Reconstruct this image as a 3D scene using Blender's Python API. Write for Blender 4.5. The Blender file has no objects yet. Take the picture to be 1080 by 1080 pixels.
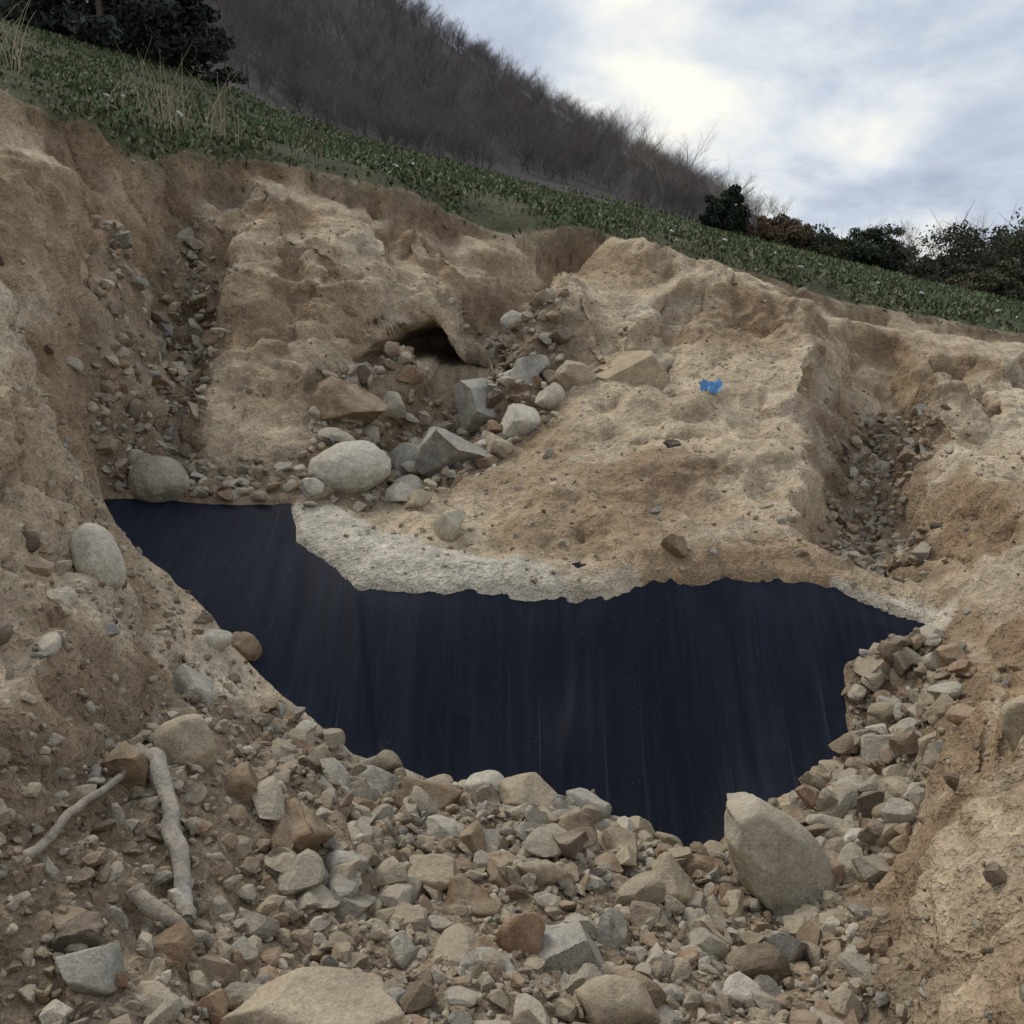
import bpy, bmesh, numpy as np, math
from mathutils import Vector
rng=np.random.default_rng(11)
PITCH=11.3
# ------------------------------------------------------------ noise
def _h(ix,iy,iz,seed):
    h=(ix.astype(np.int64)*374761393+iy.astype(np.int64)*668265263+iz.astype(np.int64)*2147483647+seed*1442695041)&0xffffffff
    h=((h^(h>>13))*1274126177)&0xffffffff
    h=((h^(h>>15))*2246822519)&0xffffffff
    return ((h^(h>>16))&0xffff)/32767.5-1.0
def noise(x,y,z,seed=0):
    ix=np.floor(x);iy=np.floor(y);iz=np.floor(z)
    fx=x-ix;fy=y-iy;fz=z-iz
    fx=fx*fx*(3-2*fx);fy=fy*fy*(3-2*fy);fz=fz*fz*(3-2*fz)
    r=0
    for dx in (0,1):
        wx=fx if dx else 1-fx
        for dy in (0,1):
            wy=fy if dy else 1-fy
            for dz in (0,1):
                wz=fz if dz else 1-fz
                r=r+wx*wy*wz*_h(ix+dx,iy+dy,iz+dz,seed)
    return r
def fbm(x,y,z,o=4,seed=0,g=.5):
    a=1;r=0;t=0
    for k in range(o):
        r=r+a*noise(x+k*7.3,y-k*3.1,z+k*5.7,seed+k);t+=a;a*=g
        x,y,z=x*2.03,y*2.03,z*2.03
    return r/t
def worley(x,y,z,seed=0):
    ix=np.floor(x);iy=np.floor(y);iz=np.floor(z);f1=np.full(x.shape,9.);f2=np.full(x.shape,9.)
    for dx in (-1,0,1):
        for dy in (-1,0,1):
            for dz in (-1,0,1):
                cx,cy,cz=ix+dx,iy+dy,iz+dz
                d=(cx+.5+.45*_h(cx,cy,cz,seed)-x)**2+(cy+.5+.45*_h(cx,cy,cz,seed+1)-y)**2+(cz+.5+.45*_h(cx,cy,cz,seed+2)-z)**2
                f2=np.minimum(f2,np.maximum(f1,d));f1=np.minimum(f1,d)
    return np.sqrt(f1),np.sqrt(f2)
def sm(a,b,x):
    t=np.clip((x-a)/(b-a),0,1);return t*t*(3-2*t)
def sdpoly(x,y,P):
    P=np.array(P,float);d=np.full(x.shape,1e9);ins=np.zeros(x.shape,bool);n=len(P)
    for i in range(n):
        a=P[i];b=P[(i+1)%n];e=b-a;wx=x-a[0];wy=y-a[1]
        t=np.clip((wx*e[0]+wy*e[1])/(e@e+1e-12),0,1)
        d=np.minimum(d,(wx-t*e[0])**2+(wy-t*e[1])**2)
        c=((a[1]>y)!=(b[1]>y));
        xx=(b[0]-a[0])*(y-a[1])/((b[1]-a[1])+1e-12)+a[0]
        ins^=c&(x<xx)
    return np.where(ins,-1,1)*np.sqrt(d)
def dline(x,y,P):
    """distance to a polyline"""
    P=np.array(P,float);d=np.full(x.shape,1e9)
    for i in range(len(P)-1):
        a=P[i];e=P[i+1]-a;wx=x-a[0];wy=y-a[1];t=np.clip((wx*e[0]+wy*e[1])/(e@e),0,1)
        d=np.minimum(d,np.sqrt((wx-t*e[0])**2+(wy-t*e[1])**2))
    return d
# ------------------------------------------------------------ mesh helper
def mk(name,V,F,mat=None,col=None,smooth=True,parent=None):
    V=np.asarray(V,np.float32);F=np.asarray(F,np.int32);k=F.shape[1]
    me=bpy.data.meshes.new(name)
    me.vertices.add(len(V));me.vertices.foreach_set("co",V.ravel())
    me.loops.add(F.size);me.loops.foreach_set("vertex_index",F.ravel())
    me.polygons.add(len(F));me.polygons.foreach_set("loop_start",np.arange(0,F.size,k,dtype=np.int32))
    me.polygons.foreach_set("use_smooth",np.full(len(F),smooth,bool))
    me.update(calc_edges=True)
    if col is not None:
        at=me.color_attributes.new("Col",'FLOAT_COLOR','POINT')
        c=np.ones((len(V),4),np.float32);c[:,:3]=col;at.data.foreach_set("color",c.ravel())
    if mat: me.materials.append(mat)
    if parent!='meshonly':
        ob=bpy.data.objects.new(name,me);bpy.context.collection.objects.link(ob)
        if parent: ob.parent=parent
        return ob
    return me
# ------------------------------------------------------------ materials
def newmat(name,rough=.95,spec=.15):
    m=bpy.data.materials.new(name);m.use_nodes=True;nt=m.node_tree;b=nt.nodes["Principled BSDF"]
    b.inputs["Roughness"].default_value=rough;b.inputs["Specular IOR Level"].default_value=spec
    return m,nt,b
def N(nt,t,**k):
    n=nt.nodes.new(t)
    for a,v in k.items(): setattr(n,a,v)
    return n
def tex(nt,scale,detail=6,rough=.6,kind="ShaderNodeTexNoise",vec=None):
    n=N(nt,kind);n.inputs["Scale"].default_value=scale
    if kind=="ShaderNodeTexNoise": n.inputs["Detail"].default_value=detail;n.inputs["Roughness"].default_value=rough
    nt.links.new(vec,n.inputs["Vector"]);return n
def maprange(nt,src,a,b,c,d):
    n=N(nt,"ShaderNodeMapRange");nt.links.new(src,n.inputs[0])
    for i,v in enumerate((a,b,c,d)): n.inputs[i+1].default_value=v
    return n.outputs[0]
def mixc(nt,fac,A,B,mode='MIX'):
    n=N(nt,"ShaderNodeMix",data_type='RGBA',blend_type=mode)
    for s,v in ((0,fac),(6,A),(7,B)):
        if isinstance(v,bpy.types.NodeSocket): nt.links.new(v,n.inputs[s])
        elif isinstance(v,(tuple,list)): n.inputs[s].default_value=(*v,1)
        else: n.inputs[s].default_value=v
    return n.outputs[2]
def maprange_rgb(nt,src,r):
    f=maprange(nt,src,.3,.7,r[0],r[1])
    n=N(nt,"ShaderNodeCombineColor")
    for i in range(3): nt.links.new(f,n.inputs[i])
    return n.outputs[0]
def ground_like(name,scales,bumps,mott=(.72,1.25),speck=None,rough=.95,dust=0):
    m,nt,b=newmat(name,rough)
    tc=N(nt,"ShaderNodeTexCoord").outputs["Object"]
    at=N(nt,"ShaderNodeVertexColor",layer_name="Col").outputs["Color"]
    n1=tex(nt,scales[0],4,.65,vec=tc);n2=tex(nt,scales[1],3,.7,vec=tc);n3=tex(nt,scales[2],2,.6,vec=tc)
    c=mixc(nt,1.0,at,maprange_rgb(nt,n1.outputs["Fac"],mott),'MULTIPLY')
    c=mixc(nt,1.0,c,maprange_rgb(nt,n2.outputs["Fac"],(.78,1.22)),'MULTIPLY')
    c=mixc(nt,1.0,c,maprange_rgb(nt,n3.outputs["Fac"],(.78,1.22)),'MULTIPLY')
    if speck:
        v=tex(nt,speck,kind="ShaderNodeTexVoronoi",vec=tc)
        f=maprange(nt,v.outputs["Distance"],.12,.2,.45,0)
        sv=N(nt,"ShaderNodeSeparateColor");nt.links.new(v.outputs["Color"],sv.inputs[0])
        c=mixc(nt,f,c,mixc(nt,sv.outputs[0],(.15,.11,.075),(.46,.42,.34)))
    if dust:
        ge=N(nt,"ShaderNodeNewGeometry");sp=N(nt,"ShaderNodeSeparateXYZ");nt.links.new(ge.outputs["Normal"],sp.inputs[0])
        ml=N(nt,"ShaderNodeMath",operation='MULTIPLY');nt.links.new(maprange(nt,sp.outputs[2],.2,.95,.1,1),ml.inputs[0]);nt.links.new(maprange(nt,n1.outputs["Fac"],.4,.6,.05,dust),ml.inputs[1])
        c=mixc(nt,ml.outputs[0],c,(.38,.31,.22))
    nt.links.new(c,b.inputs["Base Color"])
    prev=None
    for n,(s,d) in zip((n1,n2,n3),bumps):
        bp=N(nt,"ShaderNodeBump");bp.inputs["Strength"].default_value=s;bp.inputs["Distance"].default_value=d
        nt.links.new(n.outputs["Fac"],bp.inputs["Height"])
        if prev: nt.links.new(prev,bp.inputs["Normal"])
        prev=bp.outputs[0]
    nt.links.new(prev,b.inputs["Normal"])
    return m
m_sand=ground_like("sandy_soil",(4,20,70),((.8,.07),(.9,.035),(.8,.009)),speck=38)
m_stone=ground_like("stone",(9,45,160),((.5,.02),(.7,.010),(.5,.003)),mott=(.75,1.2),rough=.9,dust=.6)
def attrmat(name,rough=.8,spec=.2):
    m,nt,b=newmat(name,rough,spec)
    at=N(nt,"ShaderNodeVertexColor",layer_name="Col").outputs["Color"]
    nt.links.new(at,b.inputs["Base Color"]);return m
m_leaf=attrmat("leaf",.65,.2);m_bark=attrmat("bark",.9,.1)
# ------------------------------------------------------------ terrain survey (world metres, eye at 0,0,0)
C=[(-1.11,1.9,-1.51),(-.67,2.15,-1.71),(-.1,2.3,-1.83),(.545,2.4,-1.91),(.935,2.4,-1.91),(1.0,2.2,-1.75),(1.02,1.75,-1.39),
(-1.24,2.2,-1.28),(-1.1,2.7,-1.57),(-.75,3,-1.75),(-.13,3.1,-1.91),(.4,3.45,-2.01),(.744,3.55,-2.21),(1.005,3.4,-2.215),(1.25,3.3,-2.11),(1.357,3.1,-1.8),(1.406,2.5,-1.455),
(1.695,3.1,-1.32),(1.864,4,-1.71),(2.3,4.3,-1.29),(2.28,4.9,-1.47),(1.67,4.2,-1.98),(1.9,4.45,-1.83),
(-1.39,2.55,-1.06),(-1.38,3.1,-1.29),(-1.275,3.7,-1.58),(-.886,3.6,-1.77),
(-1.59,3,-.78),(-1.65,3.5,-.91),(-1.66,4.3,-1.29),(-1.905,3.7,-.415),(-2.22,4.8,-.77),(-2.305,4.6,.127),(-2.94,6,.8),(-2.71,6.6,.71),(-2.5,5.7,0),(-2.32,5.1,-.43),
(-2.405,7.7,.626),(-2.485,7.2,0),(-2.33,6.3,-.586),(-2.18,5.8,-.93),
(-1.92,7.4,.2),(-1.93,6.8,-.44),(-1.645,6.1,-.98),(-2.05,8,.72),(-1.545,8,.578),(-1.33,7.5,0),(-1.51,6.6,-.68),
(-.84,8.2,.3),(-.747,8,-.11),(-.97,7.3,-.61),(-.48,7.2,-.74),(0,9,.084),(.543,9.8,.446),(-.29,7.7,-.5),(0,7.3,-.68),(-.555,6.4,-1.03),(-.116,6,-1.2),(-1,6.1,-1.04),
(.148,7.9,-.144),(.883,9.6,.65),(.478,8.6,.236),(.717,7.6,-.49),(1.304,8.8,.242),(1.817,8.9,.245),(1.128,8,-.22),(1.417,7.5,-.556),(2.046,8.4,-.153),(2.49,8.6,-.08),(2.334,8,-.37),(2.125,7.2,-.74),(1.88,6.5,-1.045),(1.78,5.7,-1.31),
(.717,6.8,-.83),(1.31,6.5,-.918),(.358,6.2,-.996),(.9,5.8,-1.16),(.407,5.2,-1.352),(1.258,5.35,-1.336),
(3.3,9.2,-.51),(2.974,8,-.896),(2.43,7,-1.124),(2.234,6.2,-1.362),(1.98,5.6,-1.456),
(3.94,10,-.274),(3.754,8.6,-.72),(4.39,8.6,-.557),(3.014,6.8,-1.092),(3.347,8,-.744),(3.277,6.3,-1.012),(2.52,5.6,-1.342),(2.688,5.1,-1.171),
(-.677,4.15,-1.965),(-.295,4.1,-2.087),(.247,4,-2.127),(.633,3.8,-2.234),(.863,3.75,-2.26),(1.278,4,-2.104)]
LIP=[(-3.38,7,1.415),(-3.01,7.6,1.345),(-2.47,8,1.07),(-2.04,9,1.28),(-.965,9.6,1.12),(.572,10.4,.845),(1.62,11,.6),(3.67,11.6,.16),(6.07,12,-.22)]
MT=[(-2.358,5.6,-1.047),(-1.895,5.75,-1.093),(-1.303,5.85,-1.112),(-1.235,5.55,-1.275),(-.81,5.15,-1.435),(-.3,5.1,-1.437),(.249,5.05,-1.467),(.493,5,-1.463),(.754,5.1,-1.403),(1.115,5.15,-1.4),(1.624,5.15,-1.416),(1.815,5.1,-1.482),(2.188,4.95,-1.59)]
MB=[(1.68,4.8,-1.742),(1.634,4.45,-2.047),(1.384,4.35,-2.19),(1.067,4.3,-2.309),(.875,4.2,-2.503),(.533,4.3,-2.368),(.269,4.35,-2.288),(0,4.4,-2.24),(-.317,4.4,-2.218),(-.717,4.4,-2.07),(-.9,4.45,-1.95),(-1.19,4.55,-1.747),(-1.568,4.8,-1.442),(-1.947,5.1,-1.273)]
MI=[(-1.777,5.35,-1.229),(-1.19,5,-1.555),(-.433,4.8,-1.742),(.288,4.78,-1.836),(1.01,4.78,-1.836),(.276,4.52,-2.079),(1.489,4.8,-1.742),(.96,4.45,-2.243),(-.196,4.95,-1.589),(1.289,5,-1.555)]
EX=[(-1.5,1.5,-.4),(-3,3,.3),(-5,5,1.5),(-8,8,2.7),(1.5,1.5,-.85),(3,3,-.8),(6,6,-1),(10,10,-1.4),(0,1.3,-1.65),(-.6,1.3,-1.5),(.6,1.3,-1.6)]
pl=lambda x,y:-.36-.238*x+.136*y
ZZ=[(x+.1,y+.9) for x,y,z in LIP]+[(x*1.4,y+4) for x,y,z in LIP]
def tr(x,y):
    yy=np.maximum(y,1.3);s=np.clip(x/yy,-1.1,1.1);return s,yy,s,np.log(yy)*.8
def pe(s,y): return .136-.238*s-.36/y
def fit(pts,c2=.018**2,lam=.002):
    p=np.array(pts);s,y,a,b=tr(p[:,0],p[:,1]);res=p[:,2]/y-pe(s,y);n=len(a)
    M=np.zeros((n+1,n+1));M[:n,:n]=np.sqrt((a[:,None]-a)**2+(b[:,None]-b)**2+c2)-np.eye(n)*lam;M[:n,n]=1;M[n,:n]=1
    W=np.linalg.solve(M,np.append(res,0))
    def f(X,Yv):
        sh=np.shape(X);X=np.ravel(X).astype(float);Yv=np.ravel(Yv).astype(float)
        s,yy,A,B=tr(X,Yv);q=np.full(len(X),W[n])
        for i in range(n): q+=W[i]*np.sqrt((A-a[i])**2+(B-b[i])**2+c2)
        fade=1-sm(12.5,17,yy)
        return (yy*(q*fade+pe(s,yy))).reshape(sh)
    return f
fT=fit(C+LIP+MT+MB+MI+EX+[(x,y,pl(x,y)) for x,y in ZZ]);fM=fit(MT+MB+MI,lam=.001)
def far(x,y):
    left=1.1*sm(6,16,-x)*sm(12,28,y)
    S=sm(42,150,y)*(1-.8*sm(165,330,y))
    hill=S*np.maximum(0,(12-.42*x)+np.sqrt(np.maximum(0,(12-.42*x)**2+9)))/2
    return left+hill+.25*fbm(x/9,y/9,y*0,3,77)*sm(14,30,y)-sm(70,400,y)*.1*y
MPOLY=[p[:2] for p in MT]+[p[:2] for p in MB]
def msd(x,y):
    w=.035
    return sdpoly(x+w*fbm(x*5,y*5,x*0,4,5,.65),y+w*fbm(x*5,y*5,x*0,4,6,.65),MPOLY)
LX=[-12,-8,-3.38,-3.0,-2.4,-2.04,-.97,.57,1.62,3.67,6.07,12];LY=[2,4.5,7.0,7.6,8.3,9.0,9.6,10.4,11.0,11.6,12.0,13]
# ------------------------------------------------------------ terrain grid
def grow(start,step,g,end):
    o=[];p=start
    while abs(p)<end and len(o)<200: p+=step;o.append(p);step*=g
    return o
xc=np.arange(-4.4,5.6,.0165)
xs=np.array(grow(xc[0],-.0165,1.13,480)[::-1]+list(xc)+grow(xc[-1],.0165,1.13,480))
yv=[1.35]
while yv[-1]<13: yv.append(yv[-1]*(1.0013 if 7.35<yv[-1]<8.5 else 1.0036))
while yv[-1]<480: yv.append(yv[-1]*1.022)
ys=np.array(grow(1.35,-.008,1.2,18)[::-1]+yv)
X,Y=np.meshgrid(xs,ys)
Hz=fT(X,Y)+far(X,Y)
near=(np.abs(X)<5)&(Y>3)&(Y<7.5)
sd=np.full(X.shape,5.0);sd[near]=msd(X[near],Y[near])
lipy=np.interp(X,LX,LY)
e=Y-lipy+.22*fbm(X*1.7,Y*1.7,X*0,3,22)
loc=(Y>0)&(Y<16)&(np.abs(X)<9)
ero=sm(.1,.5,sd)*(1-sm(-.25,.0,e))
xl,yl=X[loc],Y[loc];jx=xl+.16*fbm(xl/.45,yl/.45,xl*0,3,210);jy=yl+.16*fbm(xl/.45,yl/.45,xl*0,3,211)
dz=np.zeros(xl.shape)
GUL=[([(-2.42,8.3),(-2.45,7.2),(-2.3,6.3),(-2.2,5.8)],.22,.17,.36),
 ([(.75,10.3),(.3,9.6),(0,9),(-.1,8.3),(-.35,7.7),(-.6,7.1),(-.7,6.6)],.30,.16,.42),
 ([(3.6,9.9),(3.2,9),(2.95,8),(2.45,7),(2.2,6.2),(2.0,5.6)],.30,.14,.42),
 ([(-2.98,7.1),(-2.84,6.7),(-2.68,6.2)],.24,.03,.16),
 ([(-1.75,8.5),(-1.62,7.7),(-1.5,7.1)],.10,.03,.2),([(-.9,9.4),(-.95,8.8),(-.85,8.4)],.10,.03,.2),
 ([(1.5,8.6),(1.25,8.0),(1.1,7.4)],.12,.03,.2),([(4.2,9.4),(3.95,8.6),(3.7,8.0)],.16,.04,.25)]
for P,dep,w0,w1 in GUL:
    dz-=dep*(1-sm(w0,w1,dline(jx,jy,P)))
RID=[([(-2.72,6.8),(-2.56,6.1),(-2.42,5.4)],.14,.22),([(1.25,9.25),(1.8,8.9),(2.4,8.55),(2.38,8.0),(2.15,7.2),(1.95,6.5),(1.85,6.0)],.17,.32),
 ([(-2.0,8.3),(-1.75,7.9),(-1.4,7.75),(-1.1,7.9)],.14,.28),([(4.6,8.9),(3.8,8.55),(3.42,8.0),(3.1,7.0),(2.8,6.0),(2.65,5.4)],.20,.30),([(.35,8.7),(.5,8.1),(.75,7.75),(1.05,7.9)],.18,.24),
 ([(-.75,9.0),(-.4,8.75),(-.1,9.2)],.16,.26)]
for P,hh,w1 in RID:
    dz+=hh*np.clip(1-dline(jx,jy,P)/w1,0,1)**1.1
tmp=np.zeros(X.shape);tmp[loc]=dz;Hz+=tmp*ero
scm=(.25+.75*sm(-.35,.2,fbm(X/1.2,Y/1.2,X*0,2,215)))*(np.abs(X)<9)*(Y<13)
Hz-=.22*scm*(1-sm(-.16,-.04,e))*(1-sm(.25,1.5,-e))
bank=sm(.15,.6,sd)*(1-sm(-.5,-.05,e))*sm(1.6,2.6,Y)
bank*=.25+.75*sm(-.25,.3,fbm(X/1.1,Y/1.1,X*0,2,200))
tt=Hz+.28*fbm(X/.9,Y/.9,X*0,3,201)
Hz=Hz+bank*.07*np.sin(6.2832*tt/.62)+bank*.02*np.sin(6.2832*(tt+.1*fbm(X/.3,Y/.3,X*0,2,203))/.19)
Mz=np.zeros_like(X);Mz[near]=fM(X[near],Y[near])
inside=near&(sd<=0)
ring=near&(sd>0)&(sd<.3)
Hz=np.where(inside,np.minimum(Hz,Mz-.07*sm(0,.05,-sd)),Hz)
lipn=.012*(1+fbm(X*4,Y*4,X*0,3,9))
w=(1-sm(.12,.3,sd))
Hz=np.where(ring,Hz+w*np.maximum(0,(Mz+(.020+lipn)*sm(-.01,.03,sd))-Hz),Hz)
gy,gx=np.gradient(Hz,ys,xs)
nl=np.sqrt(gx*gx+gy*gy+1);nx,ny,nz=-gx/nl,-gy/nl,1/nl
steep=sm(.35,1.4,np.sqrt(gx*gx+gy*gy))
gm=sm(-.1,.15,e+.05)
PB=[(1.62,4.85),(2.15,4.95),(2.08,4.5),(1.85,4.05),(1.6,3.65),(1.35,3.3),(1.1,3.5),(1.2,4.0),(1.5,4.3)]
pbm=np.zeros(X.shape);pbm[near]=1-sm(0,.25,sdpoly(X[near],Y[near],PB))
D=np.zeros_like(X)
x,y,z=X[loc],Y[loc],Hz[loc]
st=steep[loc]
d=.12*fbm(x/.8,y/.8,z/.8,3,1)
r=1-np.abs(fbm(x/.33,y/.33,z/.5,4,2,.6))*2
d+=.055*(r-.4)*(.45+st)
wy=np.abs(gy[loc])/(np.abs(gx[loc])+np.abs(gy[loc])+1e-6)
wx_=x+.12*fbm(x/.4,y/.4,z*0,2,301);wy_=y+.12*fbm(x/.4,y/.4,z*0,2,302)
ra=1-np.abs(noise(wx_/.26,wy_/1.3,z/1.2,303))*2.2;rb=1-np.abs(noise(wx_/1.3,wy_/.26,z/1.2,304))*2.2
rill=np.clip(ra,0,1)**1.5*wy+np.clip(rb,0,1)**1.5*(1-wy)
d-=.085*rill*sm(-.3,.3,fbm(x/1.3,y/1.3,z*0,2,305))*(.3+st)
f1,f2=worley((x+.06*noise(x/.1,y/.1,z/.1,7))/.42,y/.42,z/.42,430);crk=sm(.0,.16,f2-f1)
d+=sm(-.1,.25,fbm(x/1.1,y/1.1,z/1.1,3,431))*(.3+.7*st)*(.07*(.6-f1)-.04*(1-crk))
f1,f2=worley(x/.2,y/.2,z/.2,400);crk=sm(.0,.2,f2-f1)
cm=sm(-.15,.3,fbm(x/.8,y/.8,z/.8,3,401))*(.35+.65*st)
d+=cm*(.04*(.55-f1)-.02*(1-crk))
f1,f2=worley(x/.075,y/.075,z/.075,410)
c2m=sm(-.25,.25,fbm(x/.5,y/.5,z/.5,3,411))
d+=c2m*.03*(.6-f1)
q=fbm(x/.11,y/.11,z/.11,3,4);d+=.02*np.sign(q)*np.abs(q)**.7
d+=.008*fbm(x/.035,y/.035,z/.035,2,14)
d*=sm(.0,.25,np.where(sd[loc]>0,sd[loc],0))*.88+.12
d*=1-.75*gm[loc]
d*=1-.7*pbm[loc]
d*=1-sm(9,15,y)*.45
D[loc]=d
# undercut hollow at the head of the central gully: an arched patch of the bank face pushed back into the slope
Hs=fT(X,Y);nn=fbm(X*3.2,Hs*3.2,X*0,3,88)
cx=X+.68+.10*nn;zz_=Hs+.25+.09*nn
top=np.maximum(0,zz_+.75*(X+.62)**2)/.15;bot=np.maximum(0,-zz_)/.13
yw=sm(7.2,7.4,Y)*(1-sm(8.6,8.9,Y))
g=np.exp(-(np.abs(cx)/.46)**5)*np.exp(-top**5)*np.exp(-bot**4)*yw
g0=np.exp(-(np.abs(cx)/.52)**8)*np.exp(-(top/1.3)**6)*np.exp(-(bot/1.1)**6)*yw
kk_=sm(0,.5,g0)*.8
Hb=Hz*(1-kk_)+(Hs-.03)*kk_
VX,VY,VZ=X+nx*D*(1-.3*kk_),Y+ny*D*(1-.6*kk_),Hb+nz*D*(1-.45*kk_)
VY=VY+1.0*g
# colours
PA=[(-1.37,3.3),(-1.1,4.2),(-.59,4.2),(0,4.1),(.4,3.95),(.775,3.75),(.99,3.5),(1.22,3.4),(.98,2.35),(.9,1.5),(-.9,1.5),(-1.17,1.9),(-1.32,2.3),(-1.23,2.75)]
PC=[(-2.47,8),(-2.1,7.1),(-2.13,6.6),(-1.95,5.85),(-2.38,5.65),(-2.42,6.2),(-2.62,7.1)]
PD=[(0,9.2),(.48,7.8),(.14,7.2),(-.25,6.6),(-.7,6),(-1.2,5.9),(-1.35,6.9),(-1,7.4),(-.5,7.8)]
PE=[(3.35,9),(3.2,7.6),(2.65,6.7),(2.25,5.3),(1.85,5.35),(2.2,6.7),(2.75,7.8)]
PF=[(-2.4,6.15),(-1.2,6.2),(-1.2,5.9),(-2.4,5.65)]
PG=[(-1.3,5.8),(-1.1,5.82),(-.8,5.66),(-.35,5.42),(-.05,5.28),(.22,5.1),(.3,5.0),(.2,4.95),(-.8,5.05),(-1.1,5.3),(-1.3,5.55)]
PG1=[(.25,5.07),(.5,5.06),(.62,5.1),(.7,5.0),(.25,4.95)]
PG2=[(1.78,5.14),(2.0,5.08),(2.3,4.96),(2.25,4.85),(1.9,5.0),(1.75,5.08)]
PM=[(-.15,5.75),(.5,6.1),(1.2,5.7),(1.8,5.5),(1.75,5.2),(.6,5.2),(.3,5.25)]
PL=[(-1.2,3.2),(-1.2,4.4),(-2.0,5.1),(-2.3,4.9),(-1.8,3.8),(-1.7,3.0),(-1.45,2.2),(-1.2,2.4)]
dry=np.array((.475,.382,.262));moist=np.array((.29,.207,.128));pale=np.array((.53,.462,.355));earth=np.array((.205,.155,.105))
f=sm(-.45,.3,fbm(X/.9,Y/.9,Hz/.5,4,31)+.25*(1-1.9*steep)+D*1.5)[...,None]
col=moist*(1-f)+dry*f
hi=sm(.1,.45,fbm(X/.5,Y/.5,Hz/.5,3,35))[...,None]*.5
col=col*(1-hi)+pale*hi
def mask(P,wd=.12):
    m=np.zeros(X.shape);P_=np.array(P);bb=loc&(X>P_[:,0].min()-.5)&(X<P_[:,0].max()+.5)&(Y>P_[:,1].min()-.5)&(Y<P_[:,1].max()+.5)
    m[bb]=1-sm(-wd*.2,wd,sdpoly(X[bb]+.06*noise(X[bb]*7,Y[bb]*7,X[bb]*0,3),Y[bb]+.06*noise(X[bb]*7,Y[bb]*7,X[bb]*0,4),P));return m
mm=(mask(PM,.25)*sm(-.5,.1,fbm(X/.35,Y/.35,X*0,3,66)))[...,None]*.8;col=col*(1-mm)+moist*.98*mm
for P,s in ((PA,.8),(PB,.6),(PC,.7),(PD,.75),(PE,.8),(PF,.8)):
    mm=mask(P,.2)[...,None]*s;col=col*(1-mm)+earth*mm
gc_=sm(.15,.8,g)[...,None]*.65;col=col*(1-gc_)+np.array((.12,.085,.055))*gc_     # shade inside the hollow, painted into the soil colour
mg=(np.maximum(np.maximum(mask(PG,.05),mask(PG2,.04)*.8),mask(PG1,.03)*.4)*(sd>-.02))[...,None]*.94;col=col*(1-mg)+np.array((.54,.495,.40))*mg
soil=np.array((.15,.10,.06));ml=(sm(-.4,-.12,e)*(1-gm)*sm(-.4,.2,fbm(X*3,Y*3,X*0,3,40)))[...,None]*.65
col=col*(1-ml)+soil*ml
gs=np.array((.075,.075,.04))*(1+.5*fbm(X/.6,Y/.6,X*0,3,41)[...,None])
col=col*(1-gm[...,None])+gs*gm[...,None]
wood=sm(38,46,Y+3*fbm(X/6,Y/6,X*0,2,50))[...,None]
col=col*(1-wood)+np.array((.08,.07,.066))*wood
nX,nY=len(xs),len(ys)
i=np.arange((nY-1)*(nX-1));r=i//(nX-1);c=i%(nX-1);a=r*nX+c
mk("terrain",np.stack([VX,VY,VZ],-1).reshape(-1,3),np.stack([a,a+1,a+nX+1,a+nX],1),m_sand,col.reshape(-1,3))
QZ=Hz+D*nl
def gz(x,y):
    x=np.atleast_1d(x);y=np.atleast_1d(y)
    i=np.clip(np.searchsorted(xs,x)-1,0,nX-2);j=np.clip(np.searchsorted(ys,y)-1,0,nY-2)
    u=(x-xs[i])/(xs[i+1]-xs[i]);v=(y-ys[j])/(ys[j+1]-ys[j]);Q=QZ
    return (Q[j,i]*(1-u)+Q[j,i+1]*u)*(1-v)+(Q[j+1,i]*(1-u)+Q[j+1,i+1]*u)*v
def gsamp(A,x,y):
    i=np.clip(np.searchsorted(xs,x)-1,0,nX-2);j=np.clip(np.searchsorted(ys,y)-1,0,nY-2);return A[j,i]
# ------------------------------------------------------------ membrane
mx=np.arange(-2.7,2.6,.0165);my=np.arange(3.95,6.2,.014)
A,B=np.meshgrid(mx,my);S=msd(A,B);Zm=fM(A,B)
fold=.013*fbm(A/.45,B/1.5,A*0,3,61)+.016*np.clip(1-np.abs(noise(A/.30+B*.25,B/2.2,A*0,62))*3,0,1)
crease=-.036*np.exp(-((A+.62+.25*(B-4.4))/.022)**2)-.022*np.exp(-((A-1.2+.1*(B-4.4))/.025)**2)+.020*np.exp(-((A-.25-.2*(B-4.4))/.03)**2)
Zm=Zm+(fold+crease)*sm(0,.15,-S)
keep=(S<.16)
idx=np.arange(A.size).reshape(A.shape)
q=np.stack([idx[:-1,:-1],idx[:-1,1:],idx[1:,1:],idx[1:,:-1]],-1).reshape(-1,4)
kk=keep.ravel()[q].all(1);q=q[kk]
used=np.unique(q);rem=np.full(A.size,-1);rem[used]=np.arange(len(used))
V=np.stack([A,B,Zm],-1).reshape(-1,3)[used]
m_mem,nt,b=newmat("geotextile",.68,.18)
tc=N(nt,"ShaderNodeTexCoord").outputs["Object"]
mp=N(nt,"ShaderNodeMapping");mp.inputs["Scale"].default_value=(14,.9,.9);nt.links.new(tc,mp.inputs[0])
mp2=N(nt,"ShaderNodeMapping");mp2.inputs["Scale"].default_value=(40,.6,.6);nt.links.new(tc,mp2.inputs[0])
s1=tex(nt,1.6,4,.6,vec=mp.outputs[0]);s2=tex(nt,3,4,.6,vec=tc);s3=tex(nt,260,1,.5,vec=tc);s4=tex(nt,1,2,.5,vec=mp2.outputs[0])
c=mixc(nt,maprange(nt,s1.outputs["Fac"],.4,.72,0,1),(.0038,.0066,.0150),(.0100,.0150,.030))
c=mixc(nt,maprange(nt,s4.outputs["Fac"],.66,.74,0,.65),c,(.032,.038,.056))
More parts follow.
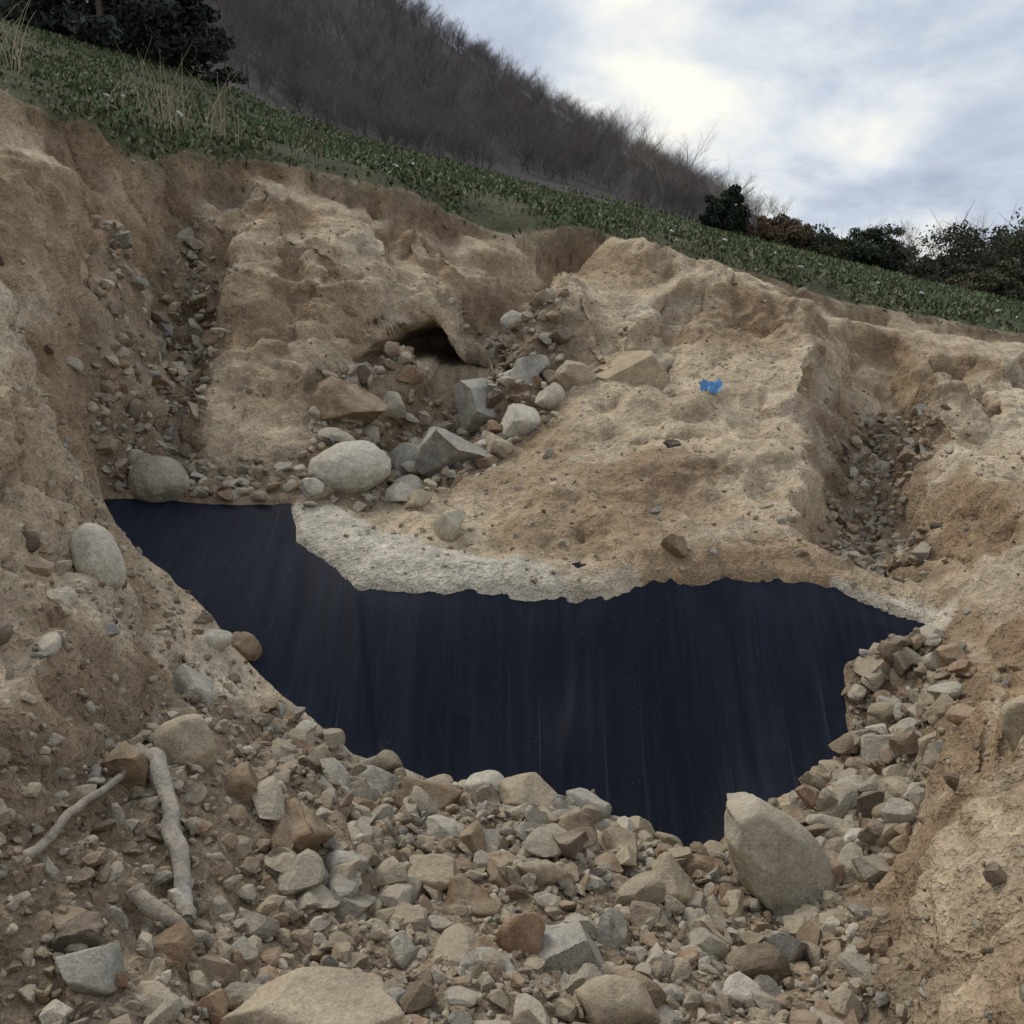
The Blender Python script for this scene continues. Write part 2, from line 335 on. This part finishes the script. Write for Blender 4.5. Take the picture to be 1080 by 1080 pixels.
c=mixc(nt,maprange(nt,s2.outputs["Fac"],.56,.8,0,.35),c,(.022,.025,.034))
v=tex(nt,22,kind="ShaderNodeTexVoronoi",vec=tc)
c=mixc(nt,maprange(nt,v.outputs["Distance"],.04,.08,.6,0),c,(.14,.12,.09))
nt.links.new(c,b.inputs["Base Color"])
bp=N(nt,"ShaderNodeBump");bp.inputs["Strength"].default_value=.35;bp.inputs["Distance"].default_value=.003;nt.links.new(s3.outputs["Fac"],bp.inputs["Height"]);nt.links.new(bp.outputs[0],b.inputs["Normal"])
mk("geotextile_membrane",V,rem[q],m_mem)
# ------------------------------------------------------------ stones
def ico(n):
    bm=bmesh.new();bmesh.ops.create_icosphere(bm,subdivisions=n,radius=1);bm.verts.ensure_lookup_table()
    V=np.array([v.co[:] for v in bm.verts]);F=np.array([[v.index for v in f.verts] for f in bm.faces]);bm.free();return V,F
ICO={k:ico(k) for k in (2,3,4,5)}
def stone(lvl,seed,ang=1.0,nc=14):
    r=np.random.default_rng(seed);V,F=ICO[lvl];v=V.copy()
    for k in range(int(nc)):
        n=r.normal(size=3);n/=np.linalg.norm(n);dd=r.uniform(.38,.85) if ang>.55 else r.uniform(.68,1.0)
        p=v@n;v-=np.outer(np.maximum(0,p-dd),n)*(.45+.55*ang)
    o=r.uniform(0,50,3);am=.07 if lvl<4 else .09
    v+=v*(am*fbm(v[:,0]*1.5+o[0],v[:,1]*1.5+o[1],v[:,2]*1.5+o[2],3,int(seed)%97))[:,None]
    if lvl>=4: v+=v*(.04*fbm(v[:,0]*5+o[0],v[:,1]*5+o[1],v[:,2]*5,4,7,.6))[:,None]
    v-=(v.max(0)+v.min(0))/2;v/=np.abs(v).max(0);return v,F
def rotm(r,tilt):
    a=r.uniform(0,6.283);c,s=math.cos(a),math.sin(a);R=np.array([[c,-s,0],[s,c,0],[0,0,1]])
    t=r.normal(0,tilt);u=r.normal(0,tilt);c,s=math.cos(t),math.sin(t);R=np.array([[1,0,0],[0,c,-s],[0,s,c]])@R
    c,s=math.cos(u),math.sin(u);return np.array([[c,0,s],[0,1,0],[-s,0,c]])@R
PAL=np.array([(.36,.305,.22),(.38,.325,.235),(.33,.30,.245),(.32,.30,.26),(.50,.46,.375),(.27,.20,.13),(.28,.19,.12),(.17,.135,.10),(.33,.27,.185),(.37,.315,.225),(.43,.385,.30),(.28,.23,.165),(.25,.19,.13),(.36,.325,.26)])
BASE={l:[stone(l,100+k,1,9) for k in range(16)] for l in (2,3)}
def scatter(name,specs,seed):
    r=np.random.default_rng(seed);VV=[];CC=[];off=0;FL=[]
    for P,n,smin,smax,lift,pw in specs:
        P=np.array(P)
        lo,hi_=P.min(0),P.max(0)
        px=r.uniform(lo[0],hi_[0],n*6);py=r.uniform(lo[1],hi_[1],n*6)
        k=sdpoly(px,py,P)<r.exponential(.05,n*6);px,py=px[k][:n],py[k][:n]
        k=(msd(px,py)>.02)&(gsamp(g0,px,py)<.05);px,py=px[k],py[k]
        pz=gz(px,py)
        for X0,Y0,Z0 in zip(px,py,pz):
            s=smin*(smax/smin)**(r.random()**pw)
            lvl=3 if s>.05 else 2
            v,F=BASE[lvl][r.integers(16)]
            sc=np.array([1,r.uniform(.6,.95),r.uniform(.4,.85)])*s
            vv=(v*sc)@rotm(r,.5).T+(X0,Y0,Z0+s*r.uniform(-.15,lift))
            c=PAL[r.integers(len(PAL))]*r.uniform(.75,1.15)
            VV.append(vv);FL.append(F+off);CC.append(np.repeat(c[None],len(vv),0));off+=len(vv)
    return mk(name,np.concatenate(VV),np.concatenate(FL),m_stone,np.concatenate(CC),False)
ALL=[(-2.6,3),(-2.6,6),(-3,8),(4,10),(3.5,6),(1.6,3),(1.2,1.6),(-1.2,1.6)]
RIDGE=[(-1.15,4.35),(-.7,4.3),(-.3,4.25),(.25,4.15),(.6,4.0),(.95,3.9),(.95,3.6),(.2,3.8),(-.6,3.95),(-1.1,4.1)]
PA2=[(-.9,3.9),(.0,4.1),(.775,3.7),(1.22,3.4),(.98,2.3),(.5,1.8),(-.3,2.0),(-.9,2.9)]
MOUTH=[(-1.15,7.15),(-1.05,7.6),(-.3,7.75),(-.1,7.5),(-.4,7.1)]
scatter("rubble_stones",[(PA,150,.03,.075,.4,1.6),(PA2,240,.04,.095,.6,1.5),(PA,1250,.018,.045,.6,1.4),(PA2,500,.02,.05,.8,1.2),(PA,5200,.006,.02,1.0,1),(RIDGE,170,.035,.08,.6,1.2),(RIDGE,500,.012,.035,1,1),
 (PB,260,.03,.09,.9,1.1),(PB,700,.01,.03,1,1),(PC,140,.04,.10,.5,1.6),(PC,800,.012,.04,.8,1),
 (PD,130,.05,.13,.5,1.8),(PD,900,.014,.05,.8,1),(PE,170,.03,.10,.5,1.4),(PE,800,.014,.045,.8,1),
 (PF,140,.02,.07,.5,1),(PL,90,.02,.06,.2,1.5),(PL,700,.006,.02,.5,1),(ALL,3200,.006,.02,.4,1.5),(ALL,220,.02,.05,.1,1.5),(MOUTH,60,.04,.11,.6,1.2),(MOUTH,220,.015,.04,.8,1)],5)
tan=(.40,.335,.235);gr=(.36,.345,.30);pal=(.55,.515,.425);br=(.24,.17,.105);rust=(.27,.175,.105);dk=(.09,.075,.06);ygr=(.45,.405,.31)
ROCKS=[(-1.60,3.74,.19,.29,pal,0,.5),(-1.41,4.52,.17,.11,pal,.4,.4),(-1.23,3.63,.18,.22,gr,1,.3),(-1.35,4.68,.23,.2,br,.6,.2),(-2.08,5.78,.36,.33,(.33,.30,.24),.4,.25),(-1.01,6.15,.52,.34,pal,.45,.3),(-.37,5.62,.17,.22,ygr,.6,.45),
(-1.15,6.85,.6,.36,br,1,.2),(-.21,7.54,.45,.42,gr,1,.3),(-.38,6.75,.58,.40,gr,1,.3),(.05,7.2,.34,.28,pal,.8,.3),(.85,7.65,.62,.56,(.43,.345,.23),1,-.35),(.46,7.51,.32,.28,tan,1,.1),
(1.04,3.52,.52,.54,ygr,1,.38),(.17,2.72,.26,.2,gr,1,.4),(.02,2.7,.15,.22,rust,1,.3),(.08,4.0,.36,.24,tan,1,.35),(-.12,4.07,.19,.16,pal,.5,.5),(-.36,3.85,.28,.2,br,1,.3),(-.7,3,.22,.19,br,1,.3),
(-1.08,3.1,.2,.25,tan,.6,.3),(-1.19,2.85,.14,.18,br,1,.3),(-.87,3.1,.18,.2,br,1,.3),(-.98,2.05,.13,.13,gr,1,.3),(-1.04,2.15,.14,.1,dk,1,.3),(-.5,2.1,.50,.26,(.46,.38,.27),1,.35),(.286,2.4,.23,.18,tan,1,.3),(.695,2.65,.155,.12,pal,1,.3),
(1.37,3.6,.12,.1,pal,.5,.5),(.59,3.4,.18,.22,tan,1,.3),(.876,5.25,.14,.16,br,.8,.2),(1.7,4.2,.26,.15,ygr,1,.4),(1.45,3.95,.28,.16,ygr,1,.4),(-1.2,5.92,.14,.13,pal,.6,.4),(-.57,5.9,.18,.13,tan,.6,.4),(.324,2.9,.1,.17,gr,1,.3),
(1.78,3.15,.26,.3,tan,1,-.25),(-.78,3.8,.23,.18,gr,1,.3),(-.59,4.05,.2,.17,gr,1,.3),(1.34,3.8,.24,.15,ygr,1,.4),(1.82,4.5,.23,.13,tan,1,.4),(1.83,4.75,.25,.13,tan,1,.4),(.12,3.25,.2,.15,tan,1,.3),(-.13,3,.19,.14,br,1,.3),(-.28,3.1,.18,.15,tan,1,.3),
(.68,3.1,.16,.14,tan,1,.3),(-.07,2.5,.15,.12,gr,1,.3),(-.54,2.95,.15,.11,gr,.6,.3),(.33,3.95,.2,.15,gr,1,.3),(.52,3.87,.2,.15,tan,1,.3),(-.75,7.05,.3,.25,gr,.8,.3),(.05,8.2,.3,.22,gr,1,.3),(1.05,6.5,.12,.07,dk,1,.4),(-.6,7.3,.34,.26,tan,.8,.3),(.15,7.7,.3,.26,gr,1,.3),(-.1,6.9,.22,.2,tan,1,.3),
(-.72,6.7,.24,.2,pal,.5,.35),(-.55,6.95,.2,.17,pal,.8,.3),(.28,7.35,.24,.2,ygr,.6,.3),(-.3,7.15,.22,.18,ygr,.6,.3),(.0,7.75,.24,.2,pal,.7,.3),(-.62,6.35,.2,.16,ygr,.6,.3),(-.9,7.35,.26,.2,ygr,.8,.3),(-.45,7.5,.22,.2,pal,.8,.3)]
for k,(X0,Y0,w_,h_,c_,ang,lift) in enumerate(ROCKS):
    r=np.random.default_rng(900+k);v,F=stone(5 if w_>.3 else 4,500+k,ang,14 if ang>.6 else 9)
    if k==13:   # the wedge-shaped boulder: explicit cleavage planes
        V0,F=ICO[5];v=V0*1.45
        o=[(-.85,.97),(-.38,1.05),(.38,.58),(.85,-.03),(.62,-.8),(.08,-1.03),(-.54,-.34),(-.88,.43)]
        pls=[]
        for j in range(8):
            p0=np.array(o[j]);p1=np.array(o[(j+1)%8]);t=p1-p0;n2=np.array([-t[1],t[0]]);n2/=np.linalg.norm(n2);m2=(p0+p1)/2
            if n2@m2<0:n2=-n2
            for yy in (-.35,.3): n=np.array([n2[0],yy,n2[1]]);pls.append((n,n2@m2))
        pls+=[(np.array([.12,-1,.28]),.52),(np.array([-.3,-1,-.1]),.6),(np.array([0,1,.1]),.7)]
        for _ in range(3):
            for n,dd in pls:
                L=np.linalg.norm(n);n=n/L;p=v@n;v-=np.outer(np.maximum(0,p-dd/L),n)
        v+=v*(.05*fbm(v[:,0]*2,v[:,1]*2,v[:,2]*2,3,3)+.045*fbm(v[:,0]*7,v[:,1]*7,v[:,2]*7,4,7,.6))[:,None]
        dpt=.27
    else: dpt=min(w_,h_)*.5*r.uniform(.85,1.1)
    a=.35 if k==0 else (0 if k==13 else r.uniform(-.25,.25))
    R=np.array([[math.cos(a),0,-math.sin(a)],[0,1,0],[math.sin(a),0,math.cos(a)]])
    vv=(v*np.array([w_/2,dpt,h_/2]))@R.T
    z0=float(gz(X0,Y0)[0])+h_*lift*.6
    cc=np.repeat(np.array(c_)[None],len(vv),0)*(1+.3*fbm(v[:,0]*2,v[:,1]*2,v[:,2]*2+k,3,3))[:,None]
    ob=mk("rock",vv,F,m_stone,cc);ob.location=(X0,Y0,z0)
# ------------------------------------------------------------ tubes / plants
def tubes(segs,sides=5):
    segs=np.array(segs,float);p0,p1,r0,r1=segs[:,:3],segs[:,3:6],segs[:,6],segs[:,7]
    d=p1-p0;L=np.linalg.norm(d,axis=1,keepdims=True)+1e-9;d/=L
    up=np.where(np.abs(d[:,2:3])<.9,np.array([[0,0,1.]]),np.array([[1.,0,0]]))
    u=np.cross(d,up);u/=np.linalg.norm(u,axis=1,keepdims=True);w=np.cross(d,u)
    n=len(segs);V=np.zeros((n,2*sides,3))
    for k in range(sides):
        a=6.28318*k/sides;o=u*math.cos(a)+w*math.sin(a)
        V[:,k]=p0+o*r0[:,None];V[:,sides+k]=p1+o*r1[:,None]
    b=np.arange(n)[:,None]*2*sides;F=[]
    for k in range(sides):
        k2=(k+1)%sides;F.append(np.stack([b[:,0]+k,b[:,0]+k2,b[:,0]+sides+k2,b[:,0]+sides+k],1))
    return V.reshape(-1,3),np.concatenate(F)
def baretree(h,seed,dens=1.0,thick=1.0,depth=4,spread=.5,trunk=.5):
    r=np.random.default_rng(seed);segs=[]
    def grow_(p,d,L,rad,lv):
        n=3
        for i in range(n):
            d2=d+r.normal(0,.13,3);d2/=np.linalg.norm(d2);q=p+d2*L/n;r2=rad*(1-.25/n*2)
            segs.append((*p,*q,rad,r2));p=q;d=d2;rad=r2
            if lv>0:
                for _ in range(int(2*dens) if lv>1 else 2):
                    s=r.normal(0,spread,3);s[2]=abs(s[2])*.4+.15;dd=d*.8+s;dd/=np.linalg.norm(dd)
                    grow_(p.copy(),dd,L*r.uniform(.5,.75),rad*.55,lv-1)
    grow_(np.zeros(3),np.array([0,0,1.]),h*trunk,.018*h*thick,depth)
    return segs
def leaves(cent,rad,n,size,r):
    C_=np.repeat(cent,n,0);R_=np.repeat(rad,n)
    p=r.normal(size=(len(C_),3));p/=np.linalg.norm(p,axis=1,keepdims=True);p*=(r.random((len(C_),1))**.5)
    c=C_+p*R_[:,None]*np.array([1,1,.75])
    a=r.normal(size=c.shape);a/=np.linalg.norm(a,axis=1,keepdims=True)
    b=np.cross(a,r.normal(size=c.shape));b/=np.linalg.norm(b,axis=1,keepdims=True)
    s=size*r.uniform(.6,1.4,(len(c),1))
    V=np.stack([c-a*s,c+b*s*.45,c+a*s,c-b*s*.45],1).reshape(-1,3)
    F=np.arange(len(c)*4).reshape(-1,4);return V,F,p[:,2]
wood_root=bpy.data.objects.new("bare_woodland",None);bpy.context.collection.objects.link(wood_root)
tm=[]
for k in range(6):
    segs=baretree(4.2,40+k,1.0,.55,4,.55,.38);V,F=tubes(segs,3)
    cc=np.array([(.14,.118,.114),(.118,.10,.103),(.17,.146,.135)][k%3])
    tm.append(mk("bare_tree_mesh",V,F,m_bark,np.repeat(cc[None],len(V),0),False,'meshonly'))
r=np.random.default_rng(3)
n=0
for _ in range(12000):
    y=42*(175/42)**r.random();s=r.uniform(-.55,.27);x=s*y
    if y<47+4*math.sin(x*.3): continue
    if x>24: continue
    if s>.17 and r.random()<(s-.17)*9: continue
    o=bpy.data.objects.new("bare_tree",tm[r.integers(6)]);bpy.context.collection.objects.link(o);o.parent=wood_root
    k=r.uniform(.55,1.2)*(.55+.45*min(1,(y-44)/30));k*=(.8 if s>.1 else 1)
    o.location=(x,y,float(gz(x,y)[0])-.15);o.scale=(k*1.25,k*1.25,k);o.rotation_euler=(r.normal(0,.07),r.normal(0,.07),r.uniform(0,6.28))
    n+=1
    if n>2100: break
def evergreen(name,x,y,h,w,seed,colr,conifer=False,ls=.1):
    r=np.random.default_rng(seed);root=bpy.data.objects.new(name,None);bpy.context.collection.objects.link(root);root.location=(x,y,float(gz(x,y)[0])-.1)
    segs=[];cents=[];rads=[]
    if conifer:
        nt_=14
        for i in range(nt_): segs.append((0,0,h*i/nt_,0,0,h*(i+1)/nt_,.16*(1-i/nt_)+.02,.16*(1-(i+1)/nt_)+.02))
        for i in range(46):
            t=.03+.93*i/46;L=w/2*(1-t)**.7*r.uniform(.6,1.15);a=r.uniform(0,6.28);dr=r.uniform(-.3,.1)
            e_=np.array([math.cos(a)*L,math.sin(a)*L,dr*L]);b0=np.array([0,0,t*h]);segs.append((*b0,*(b0+e_),.04,.01))
            for q in np.linspace(.25,1,7):
                cents.append(b0+e_*q+r.normal(0,.14,3));rads.append(.28+.25*(1-q)+.1*r.random())
        nl_=50
    else:
        for i in range(46):
            a=r.uniform(0,6.28);el=r.uniform(.0,1);L=r.uniform(.35,1)
            e_=np.array([math.cos(a)*w/2*L*math.sqrt(1-el*el*.75),math.sin(a)*w/2*L*math.sqrt(1-el*el*.75),h*el*L*.9])
            m_=e_*.5+r.normal(0,.05*h,3);segs.append((0,0,0,*m_,.05,.03));segs.append((*m_,*e_,.03,.01))
            for _ in range(3):
                cents.append(e_+r.normal(0,.1,3)*[w*.6,w*.6,h]+[0,0,-.05*h]);rads.append((h+w)*.5*r.uniform(.08,.19))
            for _ in range(4):
                segs.append((*e_,*(e_+r.normal(0,.12*h,3)+[0,0,.12*h]),.012,.004))
        nl_=150
    cents=np.array(cents);rads=np.array(rads)
    V,F,up=leaves(cents,rads,nl_,ls,r)
    cl=np.repeat(r.uniform(.6,1.35,len(cents)),nl_)*r.uniform(.7,1.3,len(cents)*nl_)
    cc=np.repeat(np.array(colr)[None]*cl[:,None],4,0)
    mk("foliage",V,F,m_leaf,cc,False,root)
    V,F=tubes(segs,5);mk("trunk_and_limbs",V,F,m_bark,np.repeat(np.array([[.12,.095,.075]]),len(V),0),True,root)
for k,(x,y,h,w) in enumerate([(-18.5,35,9,6),(-16,37,10,6),(-13.8,36,9,5.0),(-12.4,40,8,4.2),(-20,40,11,6),(-15,41,10,6)]):
    evergreen("pine_tree",x,y,h,w,60+k,(.046,.054,.04),True,.14)
for k,(x,y,h,w,c) in enumerate([(18.6,40,3.6,5.6,(.07,.078,.042)),(21,41,3.9,5.4,(.058,.07,.036)),(13.9,42,2.3,4.2,(.044,.058,.034)),(15.4,43,1.5,3.2,(.055,.066,.038)),(8.6,42,1.7,1.7,(.03,.046,.026)),
  (10.6,42,1.1,2.8,(.15,.105,.065)),(11.9,43,1.0,2.6,(.14,.11,.06)),(12.6,41,.8,1.8,(.08,.08,.04)),(17.0,38,1.0,3.0,(.10,.09,.055)),(16.3,39,1.3,2.8,(.08,.08,.048)),(19.5,37,1.4,3.6,(.085,.085,.05))]):
    evergreen("shrub",x,y,h,w,80+k,c,False,.075)
for k,(x,y,h) in enumerate([(7.6,52,4.8),(8.8,54,4.2),(6.4,56,4.8),(10.5,52,3.0),(15.9,40,2.6),(9.8,50,2.8),(16.6,41,2.4),(17.6,39,3.0)]):
    V,F=tubes(baretree(h,300+k,1.0,.8,4,.5),3)
    o=mk("bare_tree",V,F,m_bark,np.repeat(np.array([[.24,.205,.17]]),len(V),0),False);o.location=(x,y,float(gz(x,y)[0])-.1)
# grass / weeds
r=np.random.default_rng(8);n=220000
gyv=5.5*(46/5.5)**r.random(n);gxv=gyv*r.uniform(-.62,.66,n)
ly=np.interp(gxv,LX,LY)-.22*fbm(gxv*1.7,gyv*1.7,gxv*0,3,22)
pn=fbm(gxv/.9,gyv/.9,gxv*0,4,91);pn2=fbm(gxv/3,gyv/3,gxv*0,3,95)
k=(gyv>ly+.10*r.normal(size=n)+.0)&(r.random(n)<sm(-.3,.2,pn+.4*pn2)+.08);gxv,gyv,pn,pn2=gxv[k],gyv[k],pn[k],pn2[k];n=len(gxv)
gzv=gz(gxv,gyv);sz=(.028+.0019*gyv)*r.uniform(.5,1.7,n)*(1+.7*np.maximum(pn,0))
a=r.uniform(0,6.283,n);tl=r.uniform(.1,1.2,n)
d=np.stack([np.cos(a)*np.sin(tl),np.sin(a)*np.sin(tl),np.cos(tl)],1);s_=np.stack([-np.sin(a),np.cos(a),0*a],1)
base=np.stack([gxv,gyv,gzv-.01],1);wd=sz*r.uniform(.12,.32,n)
V=np.stack([base,base+d*(sz*.55)[:,None]+s_*wd[:,None],base+d*(sz*1.1)[:,None]+np.array([0,0,-.01]),base+d*(sz*.55)[:,None]-s_*wd[:,None]],1).reshape(-1,3)
gc=np.array((.088,.118,.054))*r.uniform(.6,1.3,(n,1));yel=(r.random(n)<.16+.2*np.maximum(pn2,0))[:,None];gc=np.where(yel,np.array((.20,.18,.10))*r.uniform(.6,1.1,(n,1)),gc)
gc=gc*(1+.4*pn[:,None])
mk("grass_field",V,np.arange(n*4).reshape(-1,4),m_leaf,np.repeat(gc,4,0),False)
def tuft(x0,y0,h,nb,sp,seed):
    r=np.random.default_rng(seed);segs=[]
    for _ in range(nb):
        a=r.uniform(0,6.28);p=np.array([x0+r.normal(0,sp),y0+r.normal(0,sp),0.]);p[2]=gz(p[0],p[1])[0]-.02
        l=r.uniform(.4,1)*h;t=r.uniform(.02,.35)
        for i in range(4):
            t2=t*(1+.6*i);q=p+np.array([math.cos(a)*math.sin(t2),math.sin(a)*math.sin(t2),math.cos(t2)])*l/4
            segs.append((*p,*q,.0045*(1-i*.2),.0045*(1-(i+1)*.2)));p=q
    V,F=tubes(segs,3);mk("dry_grass_tuft",V,F,m_leaf,np.repeat(np.array([[.33,.275,.18]]),len(V),0),False)
for k,t in enumerate([(-2.8,8.7,.75,30,.12),(-2.5,9.0,.62,22,.12),(-3.1,8.6,.45,10,.15),(-3.85,7.9,.7,28,.10),(-.1,10.8,.25,20,.15),(1.9,11.8,.2,20,.2),(-1.9,9.6,.3,14,.15),(-4.1,8.2,.6,14,.2)]): tuft(*t,700+k)
VV=[];FF=[];off=0
for k in range(46):
    y=8.5+18*r.random();x=y*r.uniform(-.4,.5)
    if y<np.interp(x,LX,LY)+.3: continue
    v,F=BASE[2][k%10];s=r.uniform(.02,.06);vv=(v*[s,s*.7,s*.4])@rotm(r,.4).T+(x,y,float(gz(x,y)[0])+.04);VV.append(vv);FF.append(F+off);off+=len(vv)
mk("litter",np.concatenate(VV),np.concatenate(FF),m_stone,np.full((off,3),.6))
# ------------------------------------------------------------ driftwood branches
def branch(name,pts,r0,r1,colr,seed):
    pts=np.array(pts,float);n=44;t=np.linspace(0,len(pts)-1,n);P=np.zeros((n,3))
    for j in range(3): P[:,j]=np.interp(t,np.arange(len(pts)),pts[:,j])
    for _ in range(3): P[1:-1]=(P[:-2]+2*P[1:-1]+P[2:])/4
    P+=.012*np.stack([fbm(t*2.2+j*9,t*0,t*0,3,seed+j) for j in range(3)],1)
    sides=14;V=[];T=np.gradient(P,axis=0);T/=np.linalg.norm(T,axis=1,keepdims=True);u=np.cross(T,[0,0,1.]);u/=np.linalg.norm(u,axis=1,keepdims=True);w=np.cross(T,u)
    R=np.linspace(r0,r1,n)*(1+.2*fbm(t*3,t*0,t*0,2,seed+9));R[0]*=.6;R[-1]*=.5
    for k in range(sides):
        a=6.28318*k/sides;kk=R*(1+.14*noise(t*4+k*.9,t*0+k*3.7,t*0,seed));V.append(P+(u*math.cos(a)+w*math.sin(a))*kk[:,None])
    V=np.stack(V,1).reshape(-1,3);F=[]
    for i in range(n-1):
        for k in range(sides): F.append((i*sides+k,i*sides+(k+1)%sides,(i+1)*sides+(k+1)%sides,(i+1)*sides+k))
    c0=len(V);V=np.vstack([V,P[:1],P[-1:]])
    for k in range(sides): F.append((c0,k,(k+1)%sides));F.append((c0+1,(n-1)*sides+(k+1)%sides,(n-1)*sides+k))
    me=bpy.data.meshes.new(name);me.from_pydata(V.tolist(),[],F)
    at=me.color_attributes.new("Col",'FLOAT_COLOR','POINT');cc=np.ones((len(V),4),np.float32);cc[:,:3]=np.array(colr)*(1+.5*fbm(V[:,0]*40,V[:,1]*40,V[:,2]*10,3,seed))[:,None];at.data.foreach_set("color",cc.ravel())
    me.materials.append(m_stone)
    for p in me.polygons:p.use_smooth=True
    ob=bpy.data.objects.new(name,me);bpy.context.collection.objects.link(ob)
def gp(x,y,dz): return (x,y,float(gz(x,y)[0])+dz)
branch("driftwood_branch",[gp(-1.24,3.05,.05),gp(-1.17,2.98,.06),gp(-1.1,2.9,.07),gp(-1.03,2.75,.065),gp(-.97,2.63,.065),gp(-.92,2.52,.055),gp(-.88,2.43,.04)],.03,.024,(.34,.32,.28),1)
branch("driftwood_branch",[gp(-1.18,2.86,.07),gp(-1.17,2.7,.09),gp(-1.18,2.5,.09),gp(-1.19,2.35,.07),gp(-1.22,2.15,.04)],.010,.014,(.30,.27,.22),12)
branch("driftwood_branch",[gp(-1.0,2.38,.05),gp(-.94,2.34,.07),gp(-.86,2.33,.06),gp(-.8,2.36,.03)],.024,.014,(.34,.30,.24),23)
u,v=np.meshgrid(np.linspace(-1,1,14),np.linspace(-1,1,10));zz=.05*fbm(u*2,v*2,u*0,3,5)+.02*np.abs(u)
VV=np.stack([u*.075*(1-.35*v)*(1-.2*np.abs(v)),v*.04+.02*zz,zz+.03+v*.03],-1).reshape(-1,3);i=np.arange(13*9);a=(i//13)*14+i%13
m_bl,nt,b=newmat("blue_plastic",.4,.4);tcb=N(nt,"ShaderNodeTexCoord").outputs["Object"];t1=tex(nt,20,3,.5,vec=tcb);nt.links.new(mixc(nt,t1.outputs["Fac"],(.04,.14,.34),(.10,.26,.48)),b.inputs["Base Color"])
ob=mk("blue_plastic_scrap",VV,np.stack([a,a+1,a+15,a+14],1),m_bl);ob.location=gp(1.42,7.15,.02)
# ------------------------------------------------------------ world, sun, camera
sun_el,sun_az=math.radians(50),math.radians(-50)
wd=bpy.data.worlds.new("World");bpy.context.scene.world=wd;wd.use_nodes=True;nt=wd.node_tree;bg=nt.nodes["Background"];bg.inputs[1].default_value=.14
sky=N(nt,"ShaderNodeTexSky",sky_type='NISHITA',sun_disc=False,sun_elevation=sun_el,sun_rotation=sun_az)
tc=N(nt,"ShaderNodeTexCoord").outputs["Generated"]
sp=N(nt,"ShaderNodeSeparateXYZ");nt.links.new(tc,sp.inputs[0])
mm=N(nt,"ShaderNodeMath",operation='ADD');mm.inputs[1].default_value=.5;nt.links.new(sp.outputs[2],mm.inputs[0])
mxz=N(nt,"ShaderNodeMath",operation='MAXIMUM');mxz.inputs[1].default_value=.2;nt.links.new(mm.outputs[0],mxz.inputs[0])
dv=N(nt,"ShaderNodeVectorMath",operation='SCALE');iv=N(nt,"ShaderNodeMath",operation='DIVIDE');iv.inputs[0].default_value=1;nt.links.new(mxz.outputs[0],iv.inputs[1])
nt.links.new(tc,dv.inputs[0]);nt.links.new(iv.outputs[0],dv.inputs[3])
mpp=N(nt,"ShaderNodeMapping");mpp.inputs["Location"].default_value=(.35,.2,0);mpp.inputs["Scale"].default_value=(1,1,1.6);nt.links.new(dv.outputs[0],mpp.inputs[0])
c1=tex(nt,3.8,7,.53,vec=mpp.outputs[0]);c1.inputs["Distortion"].default_value=.2
c2=tex(nt,.9,5,.5,vec=mpp.outputs[0])
nv=N(nt,"ShaderNodeVectorMath",operation='DOT_PRODUCT');nt.links.new(tc,nv.inputs[0]);nv.inputs[1].default_value=(.09,.965,.235)
gl=maprange(nt,nv.outputs["Value"],.955,1.0,0,.10)
ad=N(nt,"ShaderNodeMath",operation='ADD');nt.links.new(c1.outputs["Fac"],ad.inputs[0]);nt.links.new(gl,ad.inputs[1])
rp=N(nt,"ShaderNodeValToRGB");nt.links.new(ad.outputs[0],rp.inputs[0]);e_=rp.color_ramp.elements
e_[0].position=.36;e_[0].color=(.36,.41,.51,1);e_[1].position=.70;e_[1].color=(.84,.825,.76,1);q=e_.new(.48);q.color=(.48,.53,.62,1);q=e_.new(.58);q.color=(.64,.675,.71,1)
sc=N(nt,"ShaderNodeVectorMath",operation='SCALE');sc.inputs[3].default_value=8.6;nt.links.new(rp.outputs[0],sc.inputs[0])
f=maprange(nt,c2.outputs["Fac"],.3,.5,.8,1.0)
nt.links.new(mixc(nt,f,sky.outputs[0],sc.outputs[0]),bg.inputs[0])
sl=bpy.data.lights.new("sun",'SUN');sl.energy=1.75;sl.angle=math.radians(20);sl.color=(1,.94,.84)
so=bpy.data.objects.new("sun",sl);bpy.context.collection.objects.link(so)
dirv=Vector((math.sin(sun_az)*math.cos(sun_el),math.cos(sun_az)*math.cos(sun_el),math.sin(sun_el)))
so.rotation_euler=dirv.to_track_quat('Z','Y').to_euler()
cam=bpy.data.cameras.new("camera");co=bpy.data.objects.new("camera",cam);bpy.context.collection.objects.link(co)
cam.lens=35;cam.clip_end=3000;cam.clip_start=.05;co.rotation_euler=(math.radians(90-PITCH),0,0);bpy.context.scene.camera=co
sc_=bpy.context.scene;sc_.view_settings.view_transform='Standard';sc_.view_settings.look='None';sc_.view_settings.exposure=0
